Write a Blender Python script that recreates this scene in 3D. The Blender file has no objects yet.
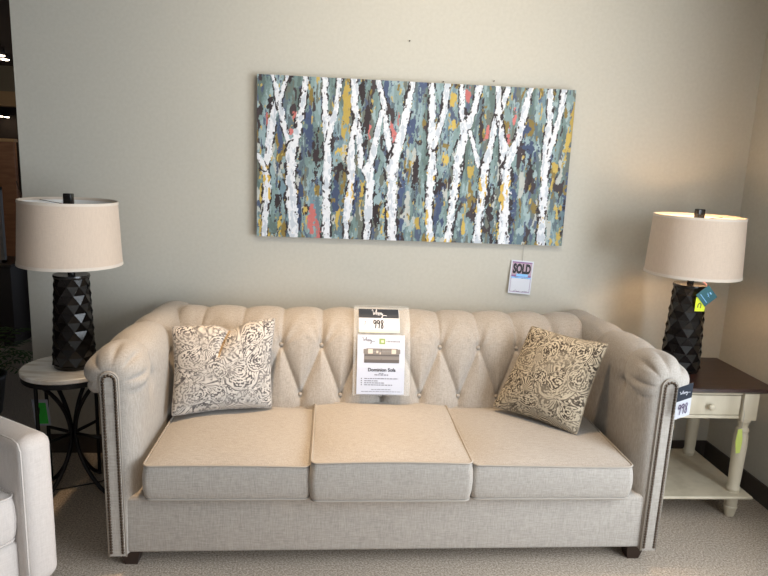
import bpy, math, random
import numpy as np
from mathutils import Vector, Matrix
random.seed(7)
RNG = np.random.RandomState(5)
sc = bpy.context.scene
col = sc.collection
PI = math.pi

# ------------------------------------------------------------------ materials
def mat(name, color=(.8, .8, .8), rough=.6, metal=0.0, spec=.5):
    m = bpy.data.materials.new(name); m.use_nodes = True
    b = m.node_tree.nodes['Principled BSDF']
    b.inputs['Base Color'].default_value = (*color, 1)
    b.inputs['Roughness'].default_value = rough
    b.inputs['Metallic'].default_value = metal
    b.inputs['Specular IOR Level'].default_value = spec
    return m

def noisy(m, scale, c1, c2, bump=0.0, stretch=(1, 1, 1), detail=4, lo=.35, hi=.65, dist=.01, rough=.5):
    nt = m.node_tree; N = nt.nodes; L = nt.links
    b = N['Principled BSDF']
    tc = N.new('ShaderNodeTexCoord'); mp = N.new('ShaderNodeMapping')
    mp.inputs['Scale'].default_value = stretch
    nz = N.new('ShaderNodeTexNoise'); nz.inputs['Scale'].default_value = scale
    nz.inputs['Detail'].default_value = detail; nz.inputs['Roughness'].default_value = rough
    cr = N.new('ShaderNodeValToRGB')
    cr.color_ramp.elements[0].position = lo; cr.color_ramp.elements[0].color = (*c1, 1)
    cr.color_ramp.elements[1].position = hi; cr.color_ramp.elements[1].color = (*c2, 1)
    L.new(tc.outputs['Object'], mp.inputs['Vector']); L.new(mp.outputs['Vector'], nz.inputs['Vector'])
    L.new(nz.outputs['Fac'], cr.inputs['Fac']); L.new(cr.outputs['Color'], b.inputs['Base Color'])
    if bump:
        bp = N.new('ShaderNodeBump'); bp.inputs['Strength'].default_value = bump; bp.inputs['Distance'].default_value = dist
        L.new(nz.outputs['Fac'], bp.inputs['Height']); L.new(bp.outputs['Normal'], b.inputs['Normal'])
    return m

def weave(name, c1, c2, scale=260, rough=.85, bump=.25, sheen=.15):
    """linen cloth: two crossed stretched noises"""
    m = mat(name, c1, rough, spec=.25); nt = m.node_tree; N = nt.nodes; L = nt.links
    b = N['Principled BSDF']; b.inputs['Sheen Weight'].default_value = sheen; b.inputs['Sheen Roughness'].default_value = .5
    tc = N.new('ShaderNodeTexCoord'); outs = []
    for st in ((1, .35, .08), (.08, 1, 1)):
        mp = N.new('ShaderNodeMapping'); mp.inputs['Scale'].default_value = st
        nz = N.new('ShaderNodeTexNoise'); nz.inputs['Scale'].default_value = scale; nz.inputs['Detail'].default_value = 2
        L.new(tc.outputs['Object'], mp.inputs['Vector']); L.new(mp.outputs['Vector'], nz.inputs['Vector']); outs.append(nz)
    ad = N.new('ShaderNodeMath'); ad.operation = 'ADD'
    L.new(outs[0].outputs['Fac'], ad.inputs[0]); L.new(outs[1].outputs['Fac'], ad.inputs[1])
    hf = N.new('ShaderNodeMath'); hf.operation = 'MULTIPLY'; hf.inputs[1].default_value = .5
    L.new(ad.outputs[0], hf.inputs[0])
    cr = N.new('ShaderNodeValToRGB')
    cr.color_ramp.elements[0].position = .36; cr.color_ramp.elements[0].color = (*c1, 1)
    cr.color_ramp.elements[1].position = .62; cr.color_ramp.elements[1].color = (*c2, 1)
    L.new(hf.outputs[0], cr.inputs['Fac']); L.new(cr.outputs['Color'], b.inputs['Base Color'])
    bp = N.new('ShaderNodeBump'); bp.inputs['Strength'].default_value = bump; bp.inputs['Distance'].default_value = .002
    L.new(hf.outputs[0], bp.inputs['Height']); L.new(bp.outputs['Normal'], b.inputs['Normal'])
    return m

def vcol(name, rough=.7, bump=.0, bscale=300, spec=.3):
    m = mat(name, rough=rough, spec=spec); nt = m.node_tree; N = nt.nodes; L = nt.links
    at = N.new('ShaderNodeAttribute'); at.attribute_name = 'pattern'
    L.new(at.outputs['Color'], N['Principled BSDF'].inputs['Base Color'])
    if bump:
        tc = N.new('ShaderNodeTexCoord'); nz = N.new('ShaderNodeTexNoise'); nz.inputs['Scale'].default_value = bscale
        bp = N.new('ShaderNodeBump'); bp.inputs['Strength'].default_value = bump; bp.inputs['Distance'].default_value = .002
        L.new(tc.outputs['Object'], nz.inputs['Vector']); L.new(nz.outputs['Fac'], bp.inputs['Height'])
        L.new(bp.outputs['Normal'], N['Principled BSDF'].inputs['Normal'])
    return m

def emit(name, color, s):
    m = mat(name, color); b = m.node_tree.nodes['Principled BSDF']
    b.inputs['Emission Color'].default_value = (*color, 1); b.inputs['Emission Strength'].default_value = s
    return m

M = {}
M['wall'] = noisy(mat('wall_paint', rough=.75, spec=.25), 60, (.50, .473, .408), (.525, .498, .432), bump=.08, dist=.002, detail=6)
M['ceil'] = mat('ceiling_paint', (.62, .60, .56), .9)
M['dark_ceil'] = mat('dark_ceiling_paint', (.10, .075, .06), .9)
M['carpet'] = noisy(mat('carpet', rough=.95, spec=.1), 130, (.19, .152, .118), (.68, .58, .475), bump=.9, dist=.006, detail=5, lo=.34, hi=.66, rough=.75)
M['base'] = mat('baseboard_rubber', (.055, .044, .036), .5)
M['linen'] = weave('sofa_linen', (.28, .254, .224), (.395, .360, .320), scale=420)
M['chair'] = weave('chair_linen', (.54, .49, .455), (.61, .56, .525), scale=420)
M['piping'] = mat('linen_piping', (.335, .302, .262), .85, spec=.2)
M['nail'] = mat('antique_brass', (.10, .075, .055), .32, .85)
M['foot'] = mat('espresso_wood', (.030, .016, .011), .4)
M['lampbody'] = mat('dark_bronze_resin', (.006, .0045, .004), .24, spec=.45)
M['shade'] = weave('shade_linen', (.60, .475, .375), (.66, .53, .42), scale=420, rough=.9, bump=.12)
M['shadein'] = mat('shade_lining', (.9, .89, .87), .7)
M['trim'] = mat('shade_trim', (.68, .59, .50), .8)
M['black'] = mat('black_iron', (.008, .008, .009), .45, .3)
M['stone'] = noisy(mat('travertine', rough=.35), 9, (.62, .55, .46), (.86, .82, .76), stretch=(.6, 3.0, 1), detail=7, lo=.38, hi=.55)
M['cream'] = noisy(mat('cream_paint', rough=.5), 14, (.50, .435, .32), (.60, .535, .41), stretch=(1, 1, .25), detail=6, lo=.35, hi=.6)
M['walnut'] = noisy(mat('dark_walnut', rough=.33), 8, (.022, .009, .007), (.05, .020, .014), stretch=(1, 10, 1), detail=6)
M['paper'] = mat('white_paper', (.50, .54, .64), .7)
M['cardwhite'] = mat('card_white', (.60, .62, .68), .6)
M['navy'] = mat('navy_ink', (.012, .02, .035), .6)
M['ink'] = mat('black_ink', (.025, .025, .03), .7)
M['grayink'] = mat('gray_ink', (.13, .13, .16), .7)
M['midink'] = mat('pale_gray_ink', (.28, .28, .32), .7)
M['purpleink'] = mat('marker_ink', (.06, .03, .10), .7)
M['olive'] = mat('olive_ink', (.24, .33, .12), .7)
M['palegreen'] = mat('pale_green_ink', (.62, .66, .50), .7)
M['photodark'] = mat('print_dark', (.10, .09, .09), .7)
M['photomid'] = mat('print_mid', (.19, .175, .165), .7)
M['photolight'] = mat('print_light', (.60, .52, .45), .7)
M['teal'] = mat('teal_card', (.0, .09, .125), .5)
M['yellow'] = mat('neon_yellow_card', (.72, .85, .02), .6)
M['lime'] = mat('pale_lime_card', (.50, .58, .13), .7)
M['green'] = mat('green_sticker', (.04, .62, .07), .6)
M['red'] = mat('red_ink', (.55, .08, .10), .6)
M['pink'] = mat('pink_ink', (.75, .35, .42), .6)
M['soldbg'] = mat('dull_rose_ink', (.42, .30, .36), .6)
M['sky'] = mat('blue_ink', (.22, .50, .85), .6)
M['purple'] = mat('purple_ink', (.25, .12, .28), .6)
M['string'] = mat('string', (.35, .33, .30), .8)
M['bulb'] = emit('warm_bulb_glass', (1, .62, .30), 62)
M['bulboff'] = mat('bulb_glass', (.85, .85, .82), .3)
M['canvas_side'] = mat('canvas_edge', (.10, .10, .095), .8)
M['art'] = vcol('birch_painting', .55, .35, 120, spec=.2)
M['cushion'] = vcol('paisley_cloth', .9, .3, 500, spec=.1)
m = mat('clear_plastic', (1, 1, 1), .35, spec=.25)
nt = m.node_tree; b = nt.nodes['Principled BSDF']
b.inputs['Alpha'].default_value = .16; b.inputs['Base Color'].default_value = (.8, .82, .82, 1)
M['plastic'] = m
M['glass'] = mat('window_glass', (1, 1, 1), .02); M['glass'].node_tree.nodes['Principled BSDF'].inputs['Alpha'].default_value = .06
M['frame'] = mat('aluminium_frame', (.35, .33, .30), .4, .6)
M['olivewall'] = mat('olive_gray_paint', (.22, .20, .15), .85)
M['beige'] = mat('beige_paint', (.46, .32, .18), .85)
M['brownwall'] = mat('dark_brown_paint', (.05, .035, .027), .85)
M['brownwood'] = noisy(mat('brown_wood', rough=.45), 6, (.20, .10, .055), (.27, .14, .08), stretch=(1, 1, 6))
M['graymirror'] = mat('gray_panel', (.32, .27, .235), .35)
M['silver'] = mat('silver_frame', (.32, .32, .33), .35, .8)
M['darkwood'] = mat('dark_cabinet_wood', (.028, .022, .020), .5)
M['spot'] = emit('spot_lamp_glass', (1, .85, .65), 14)
M['amber'] = emit('amber_shade', (1, .45, .15), .35)
M['leaf'] = mat('fern_leaf', (.06, .11, .03), .6)
M['pot'] = mat('dark_pot', (.03, .028, .026), .5)

# ------------------------------------------------------------------ mesh helper
class MB:
    def __init__(s): s.v = []; s.f = []
    def add(s, v, f):
        o = len(s.v); s.v += [tuple(map(float, p)) for p in v]; s.f += [tuple(i + o for i in q) for q in f]; return s
    def box(s, x0, x1, y0, y1, z0, z1, bev=0.0):
        if bev <= 0:
            v = [(x, y, z) for z in (z0, z1) for x, y in ((x0, y0), (x1, y0), (x1, y1), (x0, y1))]
            return s.add(v, [(3, 2, 1, 0), (4, 5, 6, 7), (0, 1, 5, 4), (1, 2, 6, 5), (2, 3, 7, 6), (3, 0, 4, 7)])
        b = bev; n = 4
        def ring(i, z):
            out = []
            for cx, cy, a0 in ((x1 - b, y1 - b, 0), (x0 + b, y1 - b, 90), (x0 + b, y0 + b, 180), (x1 - b, y0 + b, 270)):
                for k in range(n + 1):
                    a = math.radians(a0 + 90 * k / n); out.append((cx + (b - i) * math.cos(a), cy + (b - i) * math.sin(a), z))
            return out
        rings = []
        for k in range(n + 1):
            a = PI / 2 * k / n; rings.append(ring(b - b * math.sin(a), z0 + b - b * math.cos(a)))
        for k in range(n + 1):
            a = PI / 2 * k / n; rings.append(ring(b - b * math.cos(a), z1 - b + b * math.sin(a)))
        return s.rings(rings, True, True)
    def rings(s, rings, cap0=False, cap1=False):
        n = len(rings[0]); v = [p for r in rings for p in r]; f = []
        for i in range(len(rings) - 1):
            for j in range(n):
                a = i * n + j; b2 = i * n + (j + 1) % n; f.append((a, b2, b2 + n, a + n))
        if cap0: f.append(tuple(range(n))[::-1])
        if cap1: f.append(tuple(range((len(rings) - 1) * n, len(rings) * n)))
        return s.add(v, f)
    def grid(s, P, flip=False):
        P = np.asarray(P); m, n = P.shape[:2]; f = []
        for i in range(m - 1):
            for j in range(n - 1):
                a = i * n + j; q = (a, a + 1, a + n + 1, a + n); f.append(q[::-1] if flip else q)
        return s.add(P.reshape(-1, 3), f)
    def lathe(s, prof, c, n=24, cap=True):
        rs = [[(c[0] + r * math.cos(2 * PI * k / n), c[1] + r * math.sin(2 * PI * k / n), c[2] + z) for k in range(n)] for r, z in prof]
        return s.rings(rs, cap, cap)
    def tube(s, path, r, n=8, closed=False):
        P = [Vector(p) for p in path]; N = len(P); rs = []; up = None
        rr = r if hasattr(r, '__len__') else [r] * N
        for i, p in enumerate(P):
            if closed: t = P[(i + 1) % N] - P[i - 1]
            else: t = P[min(i + 1, N - 1)] - P[max(i - 1, 0)]
            t.normalize()
            if up is None: up = t.orthogonal().normalized()
            up = (up - t * up.dot(t))
            if up.length < 1e-6: up = t.orthogonal()
            up.normalize(); w = t.cross(up)
            rs.append([tuple(p + (up * math.cos(2 * PI * k / n) + w * math.sin(2 * PI * k / n)) * rr[i]) for k in range(n)])
        if closed: return s.rings(rs + [rs[0]])
        return s.rings(rs, True, True)
    def ball(s, c, r, sz=(1, 1, 1), n=10, m=6):
        rs = []
        for i in range(1, m):
            a = PI * i / m; rs.append([(c[0] + sz[0] * r * math.sin(a) * math.cos(2 * PI * k / n), c[1] + sz[1] * r * math.sin(a) * math.sin(2 * PI * k / n), c[2] - sz[2] * r * math.cos(a)) for k in range(n)])
        return s.rings(rs, True, True)

def build(name, mb, m, parent=None, smooth=True, org=None, auto=None):
    """mesh given in world coordinates; stored relative to its thing's base point"""
    root = parent
    while root is not None and root.parent: root = root.parent
    o0 = Vector(org) if org is not None else (Vector(root['_b']) if root is not None else Vector((0, 0, 0)))
    me = bpy.data.meshes.new(name)
    me.from_pydata([(x - o0.x, y - o0.y, z - o0.z) for x, y, z in mb.v], [], mb.f)
    for mm in (m if isinstance(m, (list, tuple)) else [m]): me.materials.append(mm)
    me.update()
    if smooth:
        me.polygons.foreach_set('use_smooth', [True] * len(me.polygons))
    ob = bpy.data.objects.new(name, me); col.objects.link(ob)
    if parent is not None: ob.parent = parent
    else: ob.location = o0
    ob['_b'] = tuple(o0)
    if smooth and auto:
        md = ob.modifiers.new('edges', 'EDGE_SPLIT'); md.split_angle = math.radians(auto)
    return ob

def tag(o, label=None, cat=None, group=None, kind=None):
    if label: o['label'] = label
    if cat: o['category'] = cat
    if group: o['group'] = group
    if kind: o['kind'] = kind
    return o
def thing(name, loc, label, cat, group=None):
    o = bpy.data.objects.new(name, None); col.objects.link(o); o.location = loc; o['_b'] = tuple(map(float, loc))
    o.empty_display_size = .05
    return tag(o, label, cat, group)
def struct(name, mb, m, parent=None, smooth=False):
    o = build(name, mb, m, parent, smooth)
    if parent is None: tag(o, kind='structure')
    return o

# ---- 2D lettering: returns verts (x,y) and faces
def text2d(s, size, bold=0.0, align='CENTER', shear=0.0):
    cu = bpy.data.curves.new('txt', 'FONT'); cu.body = s; cu.size = size; cu.align_x = align; cu.align_y = 'CENTER'
    cu.offset = bold; cu.shear = shear; cu.resolution_u = 3
    o = bpy.data.objects.new('txt', cu); col.objects.link(o)
    dg = bpy.context.evaluated_depsgraph_get(); me = o.evaluated_get(dg).to_mesh()
    v = [(p.co.x, p.co.y) for p in me.vertices]; f = [tuple(p.vertices) for p in me.polygons]
    o.evaluated_get(dg).to_mesh_clear(); bpy.data.objects.remove(o); bpy.data.curves.remove(cu)
    return v, f
def stroke2d(pts, w):
    """ribbon along a smoothed polyline"""
    P = np.array(pts, float)
    for _ in range(2):
        Q = [P[0]]
        for a, b2 in zip(P[:-1], P[1:]): Q += [a * .75 + b2 * .25, a * .25 + b2 * .75]
        P = np.array(Q + [P[-1]])
    T = np.gradient(P, axis=0); T /= np.linalg.norm(T, axis=1)[:, None] + 1e-9
    Nn = np.stack([-T[:, 1], T[:, 0]], 1) * w / 2
    v = [tuple(p) for p in np.concatenate([P + Nn, P - Nn])]; n = len(P)
    return v, [(i, i + 1, n + i + 1, n + i) for i in range(n - 1)]
def rect2d(x0, x1, y0, y1): return [(x0, y0), (x1, y0), (x1, y1), (x0, y1)], [(0, 1, 2, 3)]
def join2d(lst):
    v = []; f = []
    for a, b2 in lst:
        o = len(v); v += list(a); f += [tuple(i + o for i in q) for q in b2]
    return v, f
def move2d(t, dx, dy, k=1.0): return [(x * k + dx, y * k + dy) for x, y in t[0]], t[1]
def script_logo(k=1.0, w=.075):
    """handwritten shop script, unit height about 1"""
    S = [[(-1.55, .55), (-1.35, .75), (-1.2, .2), (-1.15, -.3), (-.9, .35), (-.85, -.3), (-.45, .75)],
         [(-.35, .8), (-.45, .2), (-.5, -.3), (-.35, .15), (-.15, .2), (-.15, -.25), (0, -.25)],
         [(0, -.1), (.2, .05), (.15, .25), (.0, .1), (.08, -.25), (.3, -.2)],
         [(.35, .2), (.35, -.28), (.5, .15), (.65, .18), (.65, -.25)],
         [(.75, .2), (.8, -.2), (1.0, -.15), (1.05, .25), (1.0, -.5), (.75, -.95), (.7, -.65), (1.2, -.25), (1.7, -.3), (2.0, -.35)]]
    return move2d(join2d([stroke2d(s, w) for s in S]), 0, 0, k)
def hand998(k=1.0, w=.10):
    nine = [(.25, .75), (.0, .95), (-.2, .7), (-.05, .4), (.2, .6), (.27, .85), (.22, .3), (.12, -.25)]
    eight = [(.25, .85), (0, .95), (-.12, .65), (.2, .3), (.22, -.1), (0, -.25), (-.12, .05), (.12, .45), (.28, .8)]
    return move2d(join2d([stroke2d([(x - .6, y) for x, y in nine], w), stroke2d(nine, w), stroke2d([(x + .6, y - .03) for x, y in eight], w)]), 0, -.35 * k, k)

def mapped(t, fn, off):
    """2D shapes put on a surface fn(s,t,off)->xyz"""
    mb = MB(); mb.add([fn(x, y, off) for x, y in t[0]], t[1]); return mb
def slab(fn, x0, x1, y0, y1, th, nx=2, ny=8):
    mb = MB(); P = []
    xs = np.linspace(x0, x1, nx); ys = np.linspace(y0, y1, ny)
    F = np.array([[fn(x, y, th) for x in xs] for y in ys]); B = np.array([[fn(x, y, 0) for x in xs] for y in ys])
    mb.grid(F); mb.grid(B, True)
    for a, b2 in ((F[0], B[0]), (B[-1], F[-1])): mb.grid(np.array([b2, a]))
    for j, fl in ((0, True), (-1, False)): mb.grid(np.array([B[:, j], F[:, j]]), fl)
    return mb

# ---- value noise
_H = RNG.rand(256, 256)
def vnoise(x, y):
    x = np.asarray(x, float); y = np.asarray(y, float)
    xi = np.floor(x).astype(int); yi = np.floor(y).astype(int); xf = x - xi; yf = y - yi
    xf = xf * xf * (3 - 2 * xf); yf = yf * yf * (3 - 2 * yf)
    g = lambda a, b2: _H[a % 256, b2 % 256]
    return (g(xi, yi) * (1 - xf) + g(xi + 1, yi) * xf) * (1 - yf) + (g(xi, yi + 1) * (1 - xf) + g(xi + 1, yi + 1) * xf) * yf
def fbm(x, y, o=4):
    r = 0; a = .5
    for k in range(o): r = r + a * vnoise(x * 2 ** k + 17.3 * k, y * 2 ** k + 9.1 * k); a *= .5
    return r / (1 - .5 ** o)
def srgb(c):
    c = np.asarray(c, float) / 255.; return np.where(c <= .04045, c / 12.92, ((c + .055) / 1.055) ** 2.4)
def set_pattern(ob, colors):
    at = ob.data.color_attributes.new('pattern', 'FLOAT_COLOR', 'POINT')
    c = np.ones((len(ob.data.vertices), 4), np.float32); c[:, :3] = colors
    at.data.foreach_set('color', c.ravel())

# ================================================================== setting
RX = 2.155; LX = -1.572; CH = 2.6
struct('floor', MB().box(-8, 2.4, -5.7, 8.2, -.05, 0), M['carpet'])
struct('ceiling', MB().box(LX - .1, 2.4, -5.7, .14, CH, CH + .1), M['ceil'])
struct('ceiling_store', MB().box(-8, LX - .1, -5.7, 8.2, CH, CH + .1).box(LX - .1, 2.4, .14, 8.2, CH, CH + .1), M['dark_ceil'])
struct('wall_back', MB().box(LX, RX, 0, .14, 0, CH), M['wall'])
WY0, WY1, WZ0, WZ1 = -3.95, -1.45, .25, 2.35
struct('wall_right', MB().box(RX, RX + .14, WY1, .14, 0, CH).box(RX, RX + .14, -5.5, WY0, 0, CH)
       .box(RX, RX + .14, WY0, WY1, 0, WZ0).box(RX, RX + .14, WY0, WY1, WZ1, CH), M['wall'])
w1 = MB()
for y in (WY0 + .03, (WY0 + WY1) / 2, WY1 - .03): w1.box(RX + .03, RX + .10, y - .03, y + .03, WZ0, WZ1)
for z in (WZ0 + .03, WZ1 - .03): w1.box(RX + .03, RX + .10, WY0, WY1, z - .03, z + .03)
wo = struct('window_1', w1, M['frame'])
tag(build('pane', MB().box(RX + .06, RX + .066, WY0, WY1, WZ0, WZ1), M['glass'], wo, False))
FX0, FX1 = -2.2, 1.7
struct('wall_front', MB().box(-8, FX0, -5.7, -5.5, 0, CH).box(FX1, RX + .14, -5.7, -5.5, 0, CH).box(FX0, FX1, -5.7, -5.5, 0, .3).box(FX0, FX1, -5.7, -5.5, 2.35, CH), M['wall'])
w2 = MB()
for x in (FX0 + .03, -.9, .4, FX1 - .03): w2.box(x - .03, x + .03, -5.64, -5.57, .3, 2.35)
for z in (.33, 2.32): w2.box(FX0, FX1, -5.64, -5.57, z - .03, z + .03)
wo = struct('window_2', w2, M['frame'])
build('pane', MB().box(FX0, FX1, -5.61, -5.604, .3, 2.35), M['glass'], wo, False)
struct('wall_left', MB().box(-8.14, -8, -5.7, 8.2, 0, CH), M['brownwall'])
struct('wall_far', MB().box(-8, 2.4, 8.2, 8.34, 0, CH), M['brownwall'])
struct('baseboard_back', MB().box(LX, RX - .012, -.012, 0, 0, .105, .003), M['base'])
struct('baseboard_right', MB().box(RX - .012, RX, -2.2, 0, 0, .105, .003), M['base'])
# store behind the end of the wall
struct('trim_1', MB().box(-7.9, -2.2, 5.4, 5.6, 2.29, CH), M['olivewall'])
struct('trim_2', MB().box(-7.9, -2.2, 5.38, 5.6, 2.11, 2.29), M['beige'])

# ================================================================== sofa
XC = .244; YF = -1.017; HI = 1.036
sofa = thing('sofa', (XC, -.54, 0), 'long beige linen tufted sofa with rolled arms and nailhead trim standing by the wall', 'sofa')
sofa['_b'] = (XC, -.54, 0.0)
def resample(P, n):
    P = np.array(P, float)
    for _ in range(2):
        Q = [P[0]]
        for a, b2 in zip(P[:-1], P[1:]): Q += [a * .75 + b2 * .25, a * .25 + b2 * .75]
        P = np.array(Q + [P[-1]])
    d = np.r_[0, np.cumsum(np.linalg.norm(np.diff(P, axis=0), axis=1))]; t = np.linspace(0, d[-1], n)
    return np.stack([np.interp(t, d, P[:, k]) for k in range(P.shape[1])], 1)
def arm(side):
    full = np.concatenate([resample([(-.02, .072), (-.035, .2), (-.05, .35), (-.058, .5), (-.066, .62), (-.068, .72)], 30)[:-1],
                           resample([(-.068, .72), (-.070, .78), (-.062, .838), (-.034, .876), (.015, .891), (.065, .883), (.105, .855), (.140, .815), (.147, .77), (.134, .725), (.10, .70), (.058, .685)], 70)[:-1],
                           resample([(.058, .69), (.058, .5), (.058, .3), (.058, .072)], 20)])
    arc = [(.029 - .029 * math.cos(a), .779 + .029 * math.sin(a)) for a in np.linspace(0, PI, 24)]
    pan = np.concatenate([resample([(0, .072), (0, .3), (0, .5), (0, .755)], 30)[:-1],
                          resample([(0, .755), (0, .765)] + arc + [(.058, .765), (.058, .74)], 70)[:-1],
                          resample([(.058, .74), (.058, .5), (.058, .3), (.058, .072)], 20)])
    us = np.concatenate([np.linspace(0, 1, 26) ** 1.7 * .13, np.linspace(.13, .94, 90)[1:]])
    Rr = .085; nj = len(full); rows = []
    jj = np.arange(nj); hd = np.clip((jj - 22) / 8., 0, 1) * np.clip((104 - jj) / 12., 0, 1)
    T = np.gradient(full, axis=0); T /= np.linalg.norm(T, axis=1)[:, None] + 1e-9
    nrm = np.stack([-T[:, 1], T[:, 0]], 1)          # points away from the stuffing
    zz = full[:, 1]
    seam = np.clip((jj - 24) / 5., 0, 1) * np.clip((90 - jj) / 20., 0, 1)
    for u in us:
        k = min(u / Rr, 1); w = math.sqrt(max(0, 1 - (1 - k) ** 2))
        P = pan + (full - pan) * w
        disp = np.zeros(nj)
        amp = .010 * math.exp(-((u - .05) / .06) ** 2)
        disp -= amp * 2.0 * hd * (1 - np.abs(np.sin(jj * .27 + .5 * np.sin(jj * .13)))) ** 1.7
        inn = np.clip((36 - jj) / 3., 0, 1)
        disp -= .014 * inn * np.exp(-np.abs(zz - .715 - .25 * u) / .009) * np.exp(-(u / .11) ** 2)
        disp += .010 * np.exp(-((zz - .78) / .05) ** 2) * np.clip((44 - jj) / 8., 0, 1) * np.exp(-((u - .06) / .08) ** 2)
        for yb, sd in ((-.80, 1), (-.50, .9)):
            y = YF + u; dy = y - yb - .01 * np.sin(jj * .1)
            disp -= .013 * sd * seam * np.exp(-np.abs(dy) / .022)
            disp -= .020 * np.exp(-((y - yb + .02) / .03) ** 2 - ((jj - 30) / 3.) ** 2)
            disp += .006 * seam * np.exp(-((np.abs(dy) - .10) / .07) ** 2)
        disp *= w
        P = P + nrm * disp[:, None]; P[:, 0] += .006 * P[:, 1] / .8
        kb = min(max((u - .45) / .45, 0), 1); P[:, 1] -= .016 * u / .94 * np.clip((P[:, 1] - .6) / .2, 0, 1); P[:, 0] -= .034 * kb * np.clip((75 - jj) / 30., 0, 1)
        rows.append([(XC + side * (HI + p[0]), YF + u, p[1]) for p in P])
    mb = MB(); mb.grid(np.array(rows), flip=(side > 0))
    n0 = len(rows[0]); mb.f.append(tuple(range(n0)) if side < 0 else tuple(range(n0))[::-1])
    last = (len(rows) - 1) * n0; mb.f.append(tuple(range(last, last + n0))[::-1] if side < 0 else tuple(range(last, last + n0)))
    a = build('arm', mb, M['linen'], sofa)
    # narrow front panel with welt
    arc = [(.029 + .032 * math.cos(t), .779 + .032 * math.sin(t)) for t in np.linspace(PI, 0, 17)]
    ol = [(-.003, .066)] + arc + [(.061, .066)]
    pm = MB(); X = lambda o, z=.4: XC + side * (HI + o + .006 * z / .8)
    ins = [(.029 + (o - .029) * .86, z - (.004 if z > .1 else -.004)) for o, z in ol]
    r0 = [(X(o, z), YF + .03, z) for o, z in ol]; r1 = [(X(o, z), YF - .004, z) for o, z in ol]; r2 = [(X(o, z), YF - .010, z) for o, z in ins]
    pm.rings([r0, r1, r2] if side < 0 else [r0[::-1], r1[::-1], r2[::-1]], True, True)
    pn = build('arm_panel', pm, M['linen'], sofa, auto=40)
    build('piping', MB().tube([(X(o, z), YF - .005, z) for o, z in ol], .0036, 6), M['piping'], pn)
    # nailheads
    arc2 = [(.029 + .0215 * math.cos(t), .778 + .0215 * math.sin(t)) for t in np.linspace(PI, 0, 17)]
    path = np.array([(.0075, .085)] + arc2 + [(.0505, .085)])
    d = np.r_[0, np.cumsum(np.linalg.norm(np.diff(path, axis=0), axis=1))]; n = int(d[-1] / .0118)
    t = np.linspace(0, d[-1], n); pos = np.stack([np.interp(t, d, path[:, k]) for k in (0, 1)], 1)
    return pn, [(X(o, z), YF - .010, z) for o, z in pos]
npos = []
for sd in (-1, 1):
    pn, pp = arm(sd); npos.append((pn, pp))
nm = None
def nail_shape(mb, p): return mb.ball(p, .0064, (1, .75, 1), 8, 6)
for pn, pp in npos:
    order = sorted(range(len(pp)), key=lambda i: -pp[i][2])
    first = order[:50]; rest = order[50:]
    for i in first:
        if nm is None:
            o = build('nailhead', nail_shape(MB(), (0, 0, 0)), M['nail'], None, org=(0, 0, 0)); nm = o.data
        else:
            o = bpy.data.objects.new('nailhead', nm); col.objects.link(o)
        o.parent = pn; o.location = Vector(pp[i]) - Vector(sofa['_b'])
    mb = MB()
    for i in rest: nail_shape(mb, pp[i])
    tag(build('nailhead_row', mb, M['nail'], pn), kind='stuff')

# back with button tufting
prof = resample([(-.455, .33), (-.45, .42), (-.44, .5), (-.425, .6), (-.405, .70), (-.375, .79), (-.325, .847), (-.255, .872), (-.19, .866), (-.125, .838), (-.085, .79), (-.075, .7), (-.075, .5), (-.075, .072)], 400)
sl = np.r_[0, np.cumsum(np.linalg.norm(np.diff(prof, axis=0), axis=1))]
def s_at(z):
    i = np.argmax(prof[:, 1] >= z); return sl[i]
icrest = prof[:, 1].argmax(); s_top = sl[icrest]
s_lo, s_up, s_end = s_at(.512), s_at(.738), s_top + .15
UX = [-.063 + .1885 * k for k in range(-3, 7)]; LXs = [x + .094 for x in UX[:-1]]
LXs = [UX[0] - .094] + LXs + [UX[-1] + .094]
segs = []
for x in UX:
    lean = (x - XC) * -.02
    segs.append(((x, s_up), (x + lean, s_end)))
    segs.append(((x, s_up), (x - .094, s_lo))); segs.append(((x, s_up), (x + .094, s_lo)))
for x in LXs: segs.append(((x, s_lo), (x, -.05)))
ss = np.concatenate([np.linspace(0, s_end + .02, 120), np.linspace(s_end + .02, sl[-1], 20)[1:]])
xs = np.linspace(XC - .99, XC + .99, 420)
XX, SS = np.meshgrid(xs, ss)
D = np.full(XX.shape, 9.)
for (x0, s0), (x1, s1) in segs:
    dx, ds = x1 - x0, s1 - s0; L2 = dx * dx + ds * ds
    t = np.clip(((XX - x0) * dx + (SS - s0) * ds) / L2, 0, 1)
    D = np.minimum(D, np.hypot(XX - x0 - t * dx, SS - s0 - t * ds))
H = .034 * (1 - np.exp(-(D / .034) ** .9))
RB = np.full(XX.shape, 9.)
for x in UX: RB = np.minimum(RB, np.hypot(XX - x, SS - s_up))
for x in LXs: RB = np.minimum(RB, np.hypot(XX - x, SS - s_lo))
H -= .013 * np.exp(-(RB / .022) ** 2)
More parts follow.
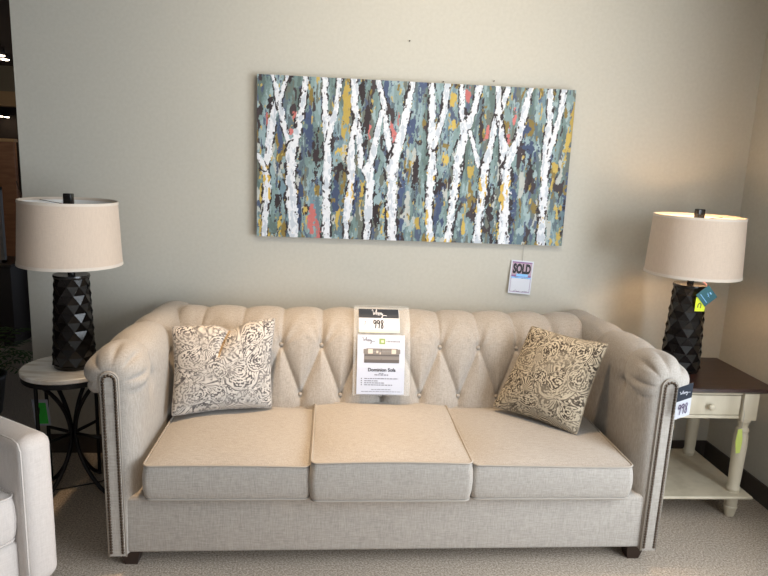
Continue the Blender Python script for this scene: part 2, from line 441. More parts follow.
# gathers running from the upper buttons to the crest
for x in UX:
    th = np.arctan2(XX - x, SS - s_up + .02); r = np.hypot(XX - x, SS - s_up)
    g = np.exp(-(th / .75) ** 2) * np.clip(r / .05, 0, 1) * np.exp(-r / .16) * (SS > s_up)
    H += .0075 * g * np.sin(th * 11 + x * 40)
H += .003 * (fbm(XX * 9 + 3, SS * 9, 3) - .5)
fade = np.clip((s_end + .05 - SS) / .10, 0, 1); H *= fade * (1 - .38 * np.clip((SS - s_up - .04) / .10, 0, 1))
edge = np.minimum(XX - xs[0], xs[-1] - XX); H -= .03 * np.exp(-edge / .018)
pr = np.stack([np.interp(ss, sl, prof[:, k]) for k in (0, 1)], 1)
T = np.gradient(pr, axis=0); T /= np.linalg.norm(T, axis=1)[:, None]
nn = np.stack([-T[:, 1], T[:, 0]], 1)
Pg = np.stack([XX, pr[:, 0][:, None] + nn[:, 0][:, None] * H, pr[:, 1][:, None] + nn[:, 1][:, None] * H], 2)
mb = MB(); mb.grid(Pg)
for j, fl in ((0, False), (-1, True)):
    q = [tuple(p) for p in Pg[:, j]]; mb.add(q, [tuple(range(len(q)))[::-1 if not fl else 1]])
back = build('backrest', mb, M['linen'], sofa)
bm_ = None
for row, s in ((UX, s_up), (LXs, s_lo)):
    y = np.interp(s, sl, prof[:, 0]); z = np.interp(s, sl, prof[:, 1])
    for x in row:
        if bm_ is None:
            o = build('button', MB().ball((0, 0, 0), .0105, (1, .6, 1), 12, 8), M['piping'], None, org=(0, 0, 0)); bm_ = o.data
        else: o = bpy.data.objects.new('button', bm_); col.objects.link(o)
        o.parent = back; o.location = Vector((x, y + .004, z)) - Vector(sofa['_b'])
# base and feet
mb = MB().box(XC - HI - .002, XC + HI + .002, YF + .004, -.08, .072, .310, .016)
build('base', mb, M['linen'], sofa, auto=50)
for sx in (-1, 1):
    for y0, y1 in ((YF + .03, YF + .10), (-.17, -.10)):
        cx = XC + sx * (HI - .005); mb = MB(); cy = (y0 + y1) / 2
        mb.rings([[(cx + a * r, cy + b2 * r, z) for a, b2 in ((-1, -1), (1, -1), (1, 1), (-1, 1))] for r, z in ((.024, 0), (.025, .004), (.038, .066), (.038, .0735))], True, True)
        build('foot', mb, M['foot'], sofa, False)
# seat cushions
def rrect(x0, x1, y0, y1, r, n=7, m=10):
    out = []
    for cx, cy, a0 in ((x1 - r, y1 - r, 0), (x0 + r, y1 - r, 90), (x0 + r, y0 + r, 180), (x1 - r, y0 + r, 270)):
        c2 = [(cx + r * math.cos(math.radians(a0 + 90 * k / n)), cy + r * math.sin(math.radians(a0 + 90 * k / n))) for k in range(n + 1)]
        if out:
            a = np.array(out[-1]); b2 = np.array(c2[0])
            out += [tuple(a + (b2 - a) * k / m) for k in range(1, m)]
        out += c2
    a = np.array(out[-1]); b2 = np.array(out[0]); out += [tuple(a + (b2 - a) * k / m) for k in range(1, m)]
    return out
def seat_cushion(x0, x1, y0, y1, z0, z1, crown, sag, seed, parent, mname='linen', nm='seat_cushion'):
    ol = rrect(x0, x1, y0, y1, .026); cx, cy = (x0 + x1) / 2, (y0 + y1) / 2
    wob = lambda x, y, k: sag * math.sin((x - x0) / (x1 - x0) * PI * 1.0 + seed) + .004 * math.sin(x * 9 + y * 7 + seed * 3 + k)
    zt = lambda x, y: z1 + sag * math.sin((x - x0) / (x1 - x0) * PI + seed)
    rs = []
    def out(p, k): return (cx + (p[0] - cx) * (1 + k / (x1 - x0) * 2), cy + (p[1] - cy) * (1 + k / (y1 - y0) * 2))
    for sc_ in (.3, .7, .93): rs.append([(cx + (p[0] - cx) * sc_, cy + (p[1] - cy) * sc_, z0 + .002) for p in ol])
    for t, k in ((0, -.003), (.08, .003), (.25, .007), (.5, .009), (.75, .007), (.93, .003), (1, -.001)):
        rs.append([(*out(p, k), z0 + .008 + (zt(*p) - z0 - .008) * t) for p in ol])
    for sc_ in (.985, .96, .92, .86, .78, .68, .56, .42, .28, .14, .03):
        rr = []
        for p in ol:
            x, y = cx + (p[0] - cx) * sc_, cy + (p[1] - cy) * sc_
            na = abs((x - cx) / (x1 - x0) * 2); nb = abs((y - cy) / (y1 - y0) * 2)
            c = max(0, (1 - min(na, 1) ** 4) * (1 - min(nb, 1) ** 4))
            rr.append((x, y, z1 + sag * math.sin((x - x0) / (x1 - x0) * PI + seed) + crown * c + .002 * math.sin(x * 17 + y * 13 + seed)))
        rs.append(rr)
    mb = MB().rings(rs, True, True)
    o = build(nm, mb, M[mname], parent)
    for z, k in ((1, .0015), (0, -.001)):
        build('piping', MB().tube([(*out(p, k), (zt(*p) + .001) if z else z0 + .008) for p in ol], .0042, 6, True), M['piping' if mname == 'linen' else mname], o)
    return o
seat_cushion(-.708, -.092, -1.052, -.46, .312, .455, .030, .004, 0.3, sofa)
seat_cushion(-.084, .534, -1.068, -.46, .312, .476, .020, .006, 0.0, sofa)
seat_cushion(.542, 1.188, -1.055, -.46, .312, .460, .026, .004, 2.0, sofa)
sofa.rotation_euler.z = math.radians(.75)

# ================================================================== throw pillows
def paisley(U, V, seed, dens):
    wx = fbm(U * 4 + seed, V * 4, 3) - .5; wy = fbm(U * 4 + 31 + seed, V * 4 + 5, 3) - .5
    u = U + .13 * wx; v = V + .13 * wy
    f = fbm(u * 4 + seed * 1.7, v * 4 + seed, 2)
    sm = lambda q, k=2.2: .5 + .5 * np.tanh(q * k)
    m = sm(np.sin(f * 165) - dens - .3)
    fine = fbm(U * 62 + 3, V * 62 + seed, 2) - .5
    m = m * (1 - sm((fbm(U * 9, V * 9 + 40, 2) - .47) * 9)) + sm(fine * 7 - dens) * sm((fbm(U * 9, V * 9 + 40, 2) - .47) * 9)
    motifs = [(.66, .45, .20, 2.3), (.86, .55, .12, .8), (.22, .22, .13, 1.2), (.42, .18, .10, 2.6), (.18, .62, .14, .5), (.76, .84, .12, 3.6), (.90, .18, .10, 1.9), (.44, .78, .10, 5.2), (.14, .90, .10, .2), (.40, .47, .10, 4.1)]
    for cx, cy, R, a in motifs:
        x = (u - cx); y = (v - cy); xr = x * math.cos(a) + y * math.sin(a); yr = -x * math.sin(a) + y * math.cos(a)
        yr = yr - .9 * np.maximum(xr, 0) ** 2 / R
        wid = np.where(xr > 0, 1 / np.clip(1 - xr / (2.0 * R), .15, 1), 1.0)
        d = np.hypot(xr * np.where(xr > 0, .55, 1), yr * wid) / R
        ang = np.arctan2(yr, xr)
        ring = sm(np.sin(d * R * 215 + ang + 1.1 * np.sin(ang * 14) * (d > .5)) - dens * .7 + fine * 5)
        m = np.where(d < 1, ring, m)
        m = np.where((d > .95) & (d < 1.06), .08, m)
        m = np.where((d > 1.06) & (d < 1.13), .9, m)
    return m
def pillow(name, BL, BR, TR, TL, thick, label, seed, dens, chop=False):
    BL, BR, TR, TL = map(np.array, (BL, BR, TR, TL)); n = 300
    lo = (BL + BR + TR + TL) / 4
    base = (float(lo[0]), float(lo[1]), float(min(BL[2], BR[2])))
    U, V = np.meshgrid(np.linspace(0, 1, n), np.linspace(0, 1, n))
    a = 2 * U - 1; b2 = 2 * V - 1; cr_ = .035 * (a * b2) ** 6
    pinch = .075
    Uu = .5 + a / 2 * (1 - pinch * (1 - b2 ** 2) - cr_); Vv = .5 + b2 / 2 * (1 - pinch * (1 - a ** 2) - cr_)
    P = ((1 - Uu) * (1 - Vv))[..., None] * BL + (Uu * (1 - Vv))[..., None] * BR + (Uu * Vv)[..., None] * TR + ((1 - Uu) * Vv)[..., None] * TL
    nr = np.cross(BR - BL, TL - BL); nr /= np.linalg.norm(nr)
    up = (TL - BL) / np.linalg.norm(TL - BL)
    h = thick / 2 * ((1 - np.abs(a) ** 2.3) * (1 - np.abs(b2) ** 2.3)) ** .52
    wr = .006 * (fbm(U * 6 + seed, V * 6, 3) - .5)
    h = h + wr * (h / (thick / 2))
    sag = np.zeros_like(U)
    if chop:
        t = np.clip((V - .60) / .42, 0, 1); cl = .42 + .13 * t
        g = np.exp(-np.abs(U - cl) / .045) * np.clip((V - .58) / .2, 0, 1)
        h = h * (1 - .50 * g); sag = -.028 * np.exp(-((U - .56) / .10) ** 2) * np.clip((V - .72) / .28, 0, 1)
    F = P + nr * h[..., None] + up * sag[..., None]; B = P - nr * h[..., None] + up * sag[..., None]
    pat = paisley(U, V, seed, dens)
    pat = pat + (.42 - pat) * .4 * np.clip((fbm(U * 5 + seed, V * 7 + 3, 3) - .42) * 5, 0, 1)
    light = srgb((206, 199, 190)); dark = srgb((86, 82, 82))
    if not chop: light = srgb((196, 184, 162)); dark = srgb((70, 62, 55))  # same cloth: the right corner's warm shade is put into these colours
    if chop: pass
    c = light * (1 - pat[..., None]) + dark * pat[..., None]
    c = c * (1 + .16 * (fbm(U * 60, V * 60, 2) - .5))[..., None]
    if chop:
        t = np.clip((V - .60) / .42, 0, 1); zc = np.exp(-((U - (.425 + .13 * t)) / .012) ** 2) * (V > .62)
        c = c * (1 - .75 * zc[..., None]) + srgb((150, 118, 66)) * .75 * zc[..., None]
    mb = MB(); mb.grid(F); mb.grid(B, True)
    root = thing(name, base, label, 'pillow', 'paisley throw pillows on the sofa')
    o = build('cover', mb, M['cushion'], root)
    set_pattern(o, np.concatenate([c.reshape(-1, 3), c.reshape(-1, 3)]))
    rim = list(F[0, :-1]) + list(F[:-1, -1]) + list(F[-1, :0:-1]) + list(F[:0:-1, 0])
    pp = build('piping', MB().tube([tuple(p) for p in rim[::2]], .0035, 6, True), M['cushion'], root)
    idx = np.arange(len(pp.data.vertices)) // 18
    tone = (RNG.rand(idx.max() + 1) > .5)[idx]
    set_pattern(pp, np.where(tone[:, None], light * .6 + dark * .4, light * .35 + dark * .65))
    return root
pillow('throw_pillow', (-.700, -.670, .488), (-.276, -.560, .491), (-.272, -.470, .893), (-.716, -.560, .864), .155,
       'pale paisley throw pillow with dented top edge leaning beside the left arm', 1.3, .05, True)
pillow('throw_pillow', (.735, -.545, .505), (1.050, -.805, .480), (1.192, -.705, .868), (.918, -.455, .880), .15,
       'darker paisley throw pillow tilted into the right corner of the sofa', 6.1, -.22)

# ================================================================== painting
PX0, PX1, PZ0, PZ1 = -.4137, 1.1756, 1.2081, 1.9985
TRUNKS = [[(0.0545, 0.8201, 0.0191), (0.0457, 0.7169, 0.0223), (0.034, 0.5265, 0.0223), (0.0249, 0.4392, 0.0223), (0.0315, 0.3273, 0.0223), (0.0258, 0.1112, 0.0191), (0.0229, -0.0049, 0.0159)] ,[(0.0031, 0.5116, 0.0127), (0.0249, 0.433, 0.0159)] ,[(0.0477, 1.0037, 0.0143), (0.0666, 0.8452, 0.0175), (0.0828, 0.6899, 0.0159), (0.102, 0.5692, 0.0159)] ,[(0.0902, 0.9961, 0.0127), (0.0726, 0.8757, 0.0127)] ,[(0.1481, 0.9959, 0.0175), (0.1373, 0.8279, 0.0207), (0.1232, 0.6508, 0.0239), (0.1053, 0.5387, 0.0286), (0.1054, 0.333, 0.0318), (0.1109, 0.1685, 0.0318), (0.1184, -0.005, 0.0286)] ,[(0.2046, 1.0075, 0.0175), (0.2082, 0.8345, 0.0191), (0.2168, 0.6283, 0.0223), (0.2188, 0.4549, 0.0239), (0.2176, 0.2911, 0.0255), (0.221, 0.0018, 0.0255)] ,[(0.2522, 1.0062, 0.0159), (0.2426, 0.8075, 0.0159), (0.2256, 0.6721, 0.0159), (0.22, 0.6163, 0.0159)] ,[(0.2955, 0.9986, 0.0191), (0.3011, 0.8432, 0.0207), (0.317, 0.637, 0.0207), (0.3259, 0.4824, 0.0191), (0.346, 0.4212, 0.0191)] ,[(0.3057, 0.7526, 0.0127), (0.2953, 0.6166, 0.0191), (0.2945, 0.4611, 0.0255), (0.2939, 0.2969, 0.0255), (0.2863, 0.1619, 0.0223), (0.2807, 0.1033, 0.0159), (0.2854, 0.0061, 0.0159)] ,[(0.3698, 1.0, 0.0143), (0.3915, 0.8517, 0.0175), (0.4005, 0.7183, 0.0175), (0.4161, 0.5774, 0.0191)] ,[(0.3861, 0.8087, 0.0143), (0.3744, 0.6852, 0.0159), (0.3599, 0.529, 0.0191), (0.3501, 0.4593, 0.0286), (0.3568, 0.3525, 0.0255), (0.3534, 0.186, 0.0239), (0.3502, 0.0039, 0.0191)] ,[(0.4789, 0.9988, 0.0191), (0.4642, 0.8281, 0.0223), (0.449, 0.6671, 0.0223), (0.4356, 0.5603, 0.0286), (0.4245, 0.4842, 0.035), (0.4256, 0.3579, 0.0318), (0.4292, 0.1915, 0.0318), (0.4349, 0.0029, 0.0318)] ,[(0.5387, 0.9926, 0.0191), (0.5436, 0.8171, 0.0207), (0.548, 0.6571, 0.0223), (0.5516, 0.4693, 0.0255), (0.551, 0.3164, 0.0255), (0.5523, 0.1484, 0.0255), (0.5599, -0.0086, 0.0223)] ,[(0.5889, 0.9975, 0.0175), (0.5816, 0.8206, 0.0175), (0.565, 0.6896, 0.0159), (0.5527, 0.6015, 0.0159)] ,[(0.6333, 0.9958, 0.0159), (0.6388, 0.8258, 0.0175), (0.6459, 0.703, 0.0175)] ,[(0.6902, 1.0013, 0.0191), (0.6764, 0.8477, 0.0207), (0.6575, 0.7412, 0.0255), (0.6421, 0.6216, 0.027), (0.6351, 0.4888, 0.027), (0.6306, 0.3738, 0.027), (0.6243, 0.2056, 0.0255), (0.6195, 0.0942, 0.0239), (0.6161, -0.0116, 0.0223)] ,[(0.6682, 0.7111, 0.0127), (0.6881, 0.6004, 0.0127), (0.7013, 0.5005, 0.0143)] ,[(0.783, 0.9922, 0.0159), (0.7674, 0.8991, 0.0191), (0.7494, 0.7804, 0.0191), (0.7361, 0.6171, 0.0191), (0.7245, 0.4897, 0.0255), (0.7236, 0.3295, 0.027), (0.7164, 0.16, 0.0255), (0.7158, -0.0117, 0.0255)] ,[(0.7475, 1.0009, 0.0159), (0.7574, 0.8244, 0.0175), (0.7723, 0.6891, 0.0207), (0.7904, 0.5585, 0.0318), (0.7959, 0.335, 0.035), (0.7992, 0.1658, 0.0334), (0.803, -0.0194, 0.0318)] ,[(0.8518, 1.0049, 0.0191), (0.8395, 0.832, 0.0223), (0.8233, 0.6811, 0.0223), (0.8078, 0.5727, 0.0223), (0.7954, 0.5145, 0.0223)] ,[(0.9163, 1.0051, 0.0159), (0.9219, 0.8395, 0.0191), (0.9205, 0.658, 0.0239), (0.9209, 0.4672, 0.0255), (0.9234, 0.3447, 0.0255), (0.9257, 0.1747, 0.0255), (0.9276, -0.0181, 0.0239)] ,[(0.9613, 1.0034, 0.0175), (0.9544, 0.8425, 0.0175), (0.9413, 0.7039, 0.0175), (0.9269, 0.589, 0.0159)] ,]
BLOBS = {'red' : [(0.033, 0.716, 0.0063, 0.0563), (0.119, 0.748, 0.0079, 0.0563), (0.105, 0.661, 0.0095, 0.0312), (0.175, 0.102, 0.0127, 0.0875), (0.195, 0.065, 0.0095, 0.075), (0.347, 0.695, 0.0079, 0.05), (0.44, 0.783, 0.0079, 0.05), (0.423, 0.683, 0.0079, 0.0437), (0.654, 0.931, 0.0095, 0.0437), (0.723, 0.697, 0.0079, 0.05), (0.81, 0.792, 0.0063, 0.05), (0.792, 0.672, 0.0079, 0.0437)] ,'yel' : [(0.275, 0.931, 0.0127, 0.0875), (0.274, 0.78, 0.0127, 0.125), (0.608, 0.902, 0.0127, 0.0625), (0.615, 0.762, 0.0127, 0.0625), (0.593, 0.536, 0.0158, 0.0375), (0.957, 0.509, 0.0158, 0.0312), (0.268, 0.546, 0.019, 0.025), (0.333, 0.255, 0.0095, 0.125), (0.403, 0.144, 0.0079, 0.0875), (0.666, 0.097, 0.0063, 0.0875), (0.255, 0.134, 0.0063, 0.0875), (0.013, 0.231, 0.0063, 0.1875), (0.073, 0.108, 0.0063, 0.0875), (0.136, 0.145, 0.0095, 0.0875), (1.0, 0.784, 0.0063, 0.1125), (0.988, 0.626, 0.0079, 0.075), (0.68, 0.461, 0.0095, 0.05), (0.514, 0.126, 0.0063, 0.05), (0.928, 0.633, 0.0095, 0.05), (0.782, 0.105, 0.0095, 0.0625), (0.983, 0.238, 0.0063, 0.0625), (0.985, 0.066, 0.0095, 0.05)] ,'nav' : [(0.153, 0.751, 0.0127, 0.075), (0.167, 0.618, 0.0127, 0.0625), (0.246, 0.312, 0.0095, 0.1), (0.136, 0.209, 0.0095, 0.1875), (0.31, 0.285, 0.0095, 0.0875), (0.456, 0.232, 0.0095, 0.1875), (0.584, 0.306, 0.0127, 0.1375), (0.845, 0.739, 0.0127, 0.075), (0.822, 0.259, 0.0095, 0.175), (1.014, 0.306, 0.019, 0.125), (0.396, 0.943, 0.0095, 0.0625), (0.477, 0.707, 0.0127, 0.0625), (0.074, 0.671, 0.0095, 0.125), (0.508, 0.953, 0.0127, 0.0625), (0.575, 0.143, 0.0095, 0.05), (0.87, 0.616, 0.0158, 0.05)] ,'blk' : [(0.066, 0.235, 0.0095, 0.0875), (0.38, 0.162, 0.0095, 0.075), (0.325, 0.906, 0.0095, 0.0875), (0.04, 0.728, 0.0063, 0.1125), (0.183, 0.527, 0.0095, 0.125), (0.229, 0.685, 0.0063, 0.1), (0.752, 0.189, 0.0095, 0.125), (0.873, 0.457, 0.0095, 0.0875), (0.26, 0.439, 0.0095, 0.05), (0.582, 0.37, 0.0095, 0.0625), (0.5, 0.427, 0.0063, 0.125), (1.012, 0.141, 0.0127, 0.0875), (0.124, 0.553, 0.0095, 0.05), (0.337, 0.755, 0.0095, 0.1125), (0.702, 0.758, 0.0063, 0.1), (0.099, 0.973, 0.0063, 0.0375)] ,}
art = thing('painting', ((PX0 + PX1) / 2, -.02, PZ0), 'wide unframed canvas of white birch trunks on blue gray, hung above the sofa', 'painting')
nu, nv = 560, 280
U, V = np.meshgrid(np.linspace(0, 1, nu), np.linspace(0, 1, nv)); asp = (PX1 - PX0) / (PZ1 - PZ0)
X = U * asp
def pal(*c): return srgb(c)
n1 = fbm(X * 15, V * 3.2, 4); n2 = fbm(X * 34 + 50, V * 7 + 9, 4); n3 = fbm(X * 24 + 90, V * 5 + 33, 4); n4 = fbm(X * 55, V * 24, 3); X0 = X; X = X + .02 * (fbm(X * 30 + 3, V * 20 + 8, 3) - .5)
n5 = fbm(X * 34 + 11, V * 11 + 60, 3)
n6 = fbm(X * 90, V * 60, 2) - .5
n1 = n1 + .10 * (n4 - .5) + .08 * n6 + .12 * (n5 - .5); n2 = n2 + .14 * (n4 - .5) + .08 * n6; n3 = n3 + .14 * (n4 - .5) + .08 * n6; n5 = n5 + .12 * n6
C = np.empty(U.shape + (3,)); C[:] = pal(124, 145, 145)
def lay(mask, c, k=1.0):
    m2 = (mask.astype(float) * k)[..., None]; C[:] = C * (1 - m2) + np.asarray(c) * m2
lay(n1 > .54, pal(110, 130, 128)); lay(n1 > .64, pal(94, 110, 106)); lay(n1 < .40, pal(140, 160, 164)); lay(n1 < .30, pal(112, 134, 144))
lay(n2 > .66, pal(92, 106, 112)); lay(n3 > .68, pal(104, 108, 100)); lay((n3 < .34) & (V < .5), pal(96, 116, 126))
lay((n2 < .27), pal(84, 94, 114)); lay((fbm(X * 17 + 7, V * 5 + 70, 4) > .715), pal(66, 58, 60))
lay((fbm(X * 20 + 27, V * 7 + 40, 4) > .68) & (V < .6), pal(176, 178, 172)); lay((fbm(X * 24 + 47, V * 8 + 20, 4) > .70), pal(128, 110, 62))
lay(n5 > .755, pal(66, 58, 60)); lay(n5 < .28, pal(150, 168, 170)); lay(fbm(X * 40 + 71, V * 14 + 3, 3) > .74, pal(80, 90, 110)); lay(fbm(X * 44 + 21, V * 16 + 33, 3) > .77, pal(186, 162, 90))
X = X0
COLS = {'red': pal(192, 112, 108), 'yel': pal(190, 164, 86), 'nav': pal(72, 84, 112), 'blk': pal(56, 48, 50)}
for k, items in BLOBS.items():
    for (bu, bv, ru, rv) in items:
        kk = .78 if k in ('red', 'yel') else 1.0
        d = np.hypot((U - bu) / (ru * kk), (V - bv) / (rv * kk)) + 3.0 * (n4 - .5) + 2.0 * (n5 - .5) + 1.2 * n6
        lay(d < 1, COLS[k] * (.8 + .3 * ((bu * 37) % 1)))
tone = np.clip((V - .05) / .2, 0, 1)
for t in TRUNKS:
    P = np.array(t); Dm = np.full(U.shape, 9.); Wm = np.full(U.shape, .02); Sg = np.zeros(U.shape)
    for a, b2 in zip(P[:-1], P[1:]):
        ax, ay, bx, by = a[0] * asp, a[1], b2[0] * asp, b2[1]; dx, dy = bx - ax, by - ay; L2 = dx * dx + dy * dy + 1e-9
        tt = np.clip(((X - ax) * dx + (V - ay) * dy) / L2, 0, 1); d = np.hypot(X - ax - tt * dx, V - ay - tt * dy)
        w = a[2] + (b2[2] - a[2]) * tt; q = d / w < Dm / Wm; Dm = np.where(q, d, Dm); Wm = np.where(q, w, Wm)
        Sg = np.where(q, np.sign(X - ax - tt * dx), Sg)
    e = Dm / Wm + .85 * (n4 - .5) + .35 * (n2 - .5) + .5 * n6
    lay((e > .9) & (e < 1.5) & (fbm(X * 60 + 5, V * 25, 2) > .50), pal(52, 46, 48))
    lay(e < .97, pal(218, 219, 223))
    lay((e < .8) & (n4 < .40), pal(188, 194, 202))
    lay((e > .45) & (e < 1.0) & (fbm(X * 70 + 15, V * 40, 2) > .68), pal(66, 58, 58))
    lay((e > .35) & (e < 1.1) & (fbm(X * 30 + 65, V * 12, 3) > .70) & (V < .45), pal(200, 168, 84))
C *= (1 + .14 * (fbm(X * 80, V * 50, 2) - .5))[..., None]
G = np.stack([PX0 + U * (PX1 - PX0), np.full(U.shape, -.040) - .0016 * (C.mean(2) > .5), PZ0 + V * (PZ1 - PZ0)], 2)
o = build('canvas_face', MB().grid(G), M['art'], art, smooth=False); set_pattern(o, C.reshape(-1, 3))
mb = MB().box(PX0, PX1, -.0398, -.003, PZ0, PZ1)
build('canvas_edge', mb, M['canvas_side'], art, False)

# ================================================================== SOLD sign on the wall
W, Hh = .122, .178
def sold_fn(x, y, off):
    a = math.radians(-3.5); xx = x * math.cos(a) - y * math.sin(a); yy = x * math.sin(a) + y * math.cos(a)
    return (.979 + xx, -.006 - .012 * (.5 - (y / Hh)) * 1.0 - off, 1.030 + yy)
sold = thing('sold_sign', (.979, -.01, .94), 'small SOLD card hanging by a string under the birch canvas', 'sign')
build('card', slab(sold_fn, -W / 2, W / 2, -Hh / 2, Hh / 2, .0015), M['cardwhite'], sold, False)
def ins(a0, a1, b0, b1): return rect2d(-W / 2 + W * a0, -W / 2 + W * a1, -Hh / 2 + Hh * b0, -Hh / 2 + Hh * b1)
build('red_band', mapped(ins(.06, .94, .56, .96), sold_fn, .0022), M['soldbg'], sold, False)
build('top_band', mapped(ins(.06, .94, .925, .96), sold_fn, .0026), M['purple'], sold, False)
build('dark_band', mapped(ins(.06, .94, .50, .56), sold_fn, .0022), M['purple'], sold, False)
build('blue_band', mapped(join2d([ins(.28, .80, .52, .60), ins(.06, .94, .465, .505)]), sold_fn, .0028), M['sky'], sold, False)
build('border', mapped(join2d([ins(.06, .075, .05, .5), ins(.925, .94, .05, .5), ins(.06, .94, .05, .065)]), sold_fn, .0022), M['purple'], sold, False)
tx = text2d('SOLD', .060, .0034); xsx = [p[0] for p in tx[0]]; ysx = [p[1] for p in tx[0]]
kx = W * .80 / (max(xsx) - min(xsx)); ky = Hh * .31 / (max(ysx) - min(ysx))
cxx, cyy = (max(xsx) + min(xsx)) / 2, (max(ysx) + min(ysx)) / 2
fit = lambda k, w0: ([((x - cxx) * kx * k, (y - cyy) * ky * k + Hh * .255 + w0) for x, y in tx[0]], tx[1])
build('lettering', mapped(fit(1, 0), sold_fn, .0034), M['ink'], sold, False)
build('handwriting', mapped(join2d([stroke2d([(-.035, .002), (-.028, -.004), (-.02, .001), (-.014, -.004)], .0018), stroke2d([(.0, -.004), (.008, -.007), (.016, -.002), (.024, -.006), (.042, -.004)], .0018),
      stroke2d([(-.035, -.078), (-.02, -.068), (-.015, -.078), (.0, -.074)], .0018), stroke2d([(.012, -.078), (.025, -.073), (.042, -.074)], .0016)]), sold_fn, .0034), M['grayink'], sold, False)
build('string', MB().tube([(.984, -.006, PZ0 + .002), (.981, -.008, 1.117)], .0011, 5), M['string'], sold)

# ================================================================== signs on the sofa
zz_ = np.array([.36, .42, .5, .58, .66, .74, .80, .85, .885, .91]); yy_ = np.array([-.50, -.50, -.497, -.487, -.473, -.450, -.420, -.385, -.345, -.300])
def sheet_fn(x, y, off):
    z = y; yv = float(np.interp(z, zz_, yy_)); return (x, yv - off, z)
sl_x0, sl_x1 = .085, .352
slv = thing('sign_sleeve', (.215, -.40, .50), 'clear plastic sleeve draped over the top of the sofa back', 'sleeve')
build('film', slab(sheet_fn, sl_x0, sl_x1, .533, .912, .0012, 2, 24), M['plastic'], slv)
build('flap', MB().tube([(sl_x0, -.298, .916), ((sl_x0 + sl_x1) / 2, -.296, .917), (sl_x1, -.298, .916)], .0022, 6), M['plastic'], slv)
pc = thing('price_card', (.205, -.38, .812), 'price card reading 998 under a navy band at the top of the sofa back', 'price card')
c0, c1 = .108, .302
def tilt(x, y, off): return sheet_fn(x, y, off + .002)
build('card', slab(tilt, c0, c1, .815, .905, .0012, 2, 8), M['cardwhite'], pc, False)
build('band', slab(lambda x, y, o: tilt(x, y, o + .0013), c0, c1 - .002, .873, .905, .0004, 2, 6), M['navy'], pc, False)
build('green_stripe', slab(lambda x, y, o: tilt(x, y, o + .0013), c0, c1, .815, .827, .0004, 2, 4), M['palegreen'], pc, False)
build('logo', mapped(move2d(script_logo(.020, .12), .202, .889), tilt, .0026), M['cardwhite'], pc, False)
build('price', mapped(move2d(hand998(.028, .17), .200, .849), tilt, .0026), M['ink'], pc, False)
build('dollar_mark', mapped(move2d(join2d([stroke2d([(.004, .006), (-.003, .006), (.003, 0), (-.004, -.006)], .0022)]), .138, .853), tilt, .0026), M['grayink'], pc, False)
sh = thing('info_sheet', (.215, -.45, .50), 'white printed sofa information sheet on the front of the sofa back', 'sheet')
def shf(x, y, off): return sheet_fn(x, y, off + .006)
s0, s1, t0, t1 = .103, .325, .541, .806
build('paper', slab(shf, s0, s1, t0, t1, .0012, 2, 16), M['paper'], sh, False)
SW, SH = s1 - s0, t1 - t0
def P2(u, v): return (s0 + u * SW, t1 - v * SH)
def rc(u0, u1, v0, v1): a = P2(u0, v1); b2 = P2(u1, v0); return rect2d(a[0], b2[0], a[1], b2[1])
def at(t, u, v, k=1): p = P2(u, v); return move2d(t, p[0], p[1], k)
def sub(t, n=8):
    """densify: cut polygons are left whole, the surface is nearly flat"""
    return t
build('logo', mapped(at(script_logo(.017, .12), .22, .085), shf, .002), M['grayink'], sh, False)
build('emblem', mapped(rc(.46, .585, .055, .145), shf, .002), M['olive'], sh, False)
build('emblem_mark', mapped(rc(.50, .555, .085, .118), shf, .0026), M['palegreen'], sh, False)
build('brand_line', mapped(join2d([rc(a_, a_ + w_, .088, .112) for a_, w_ in ((.61, .02), (.64, .05), (.70, .04), (.75, .06), (.82, .03), (.86, .04))]), shf, .002), M['midink'], sh, False)
build('printed_picture', mapped(join2d([rc(.145, .885, .30, .455), rc(.13, .21, .225, .30), rc(.82, .905, .225, .30), rc(.19, .85, .215, .305)]), shf, .002), M['photomid'], sh, False)
build('printed_picture', mapped(join2d([rc(.15, .88, .315, .34), rc(.15, .88, .40, .455), rc(.50, .51, .22, .45)]), shf, .0025), M['photodark'], sh, False)
build('printed_picture', mapped(join2d([rc(.225, .325, .225, .30), rc(.72, .815, .225, .30), rc(.40, .44, .25, .29), rc(.47, .49, .275, .31)]), shf, .003), M['photolight'], sh, False)
build('heading', mapped(at(text2d('Dominion Sofa', .0215, .0006), .52, .575), shf, .002), M['ink'], sh, False)
def words(u0, u1, v, hgt=.012):
    out = []; u = u0
    while u < u1 - .01:
        w = random.uniform(.03, .085); e = min(u + w, u1); out.append(rc(u, e, v - hgt / 2, v + hgt / 2)); u = e + .012
    return out
L_ = words(.46, .56, .635) + words(.37, .66, .66, .016)
for v, e in ((.725, .87), (.765, .45), (.80, .58), (.835, .75)): L_ += words(.16, e, v, .013)
L_ += words(.31, .73, .915, .008) + words(.10, .95, .952, .008)
build('lettering', mapped(join2d(L_), shf, .002), M['grayink'], sh, False)
build('bullets', mapped(join2d([rc(.09, .11, v - .007, v + .007) for v in (.725, .765, .80, .835)]), shf, .002), M['ink'], sh, False)
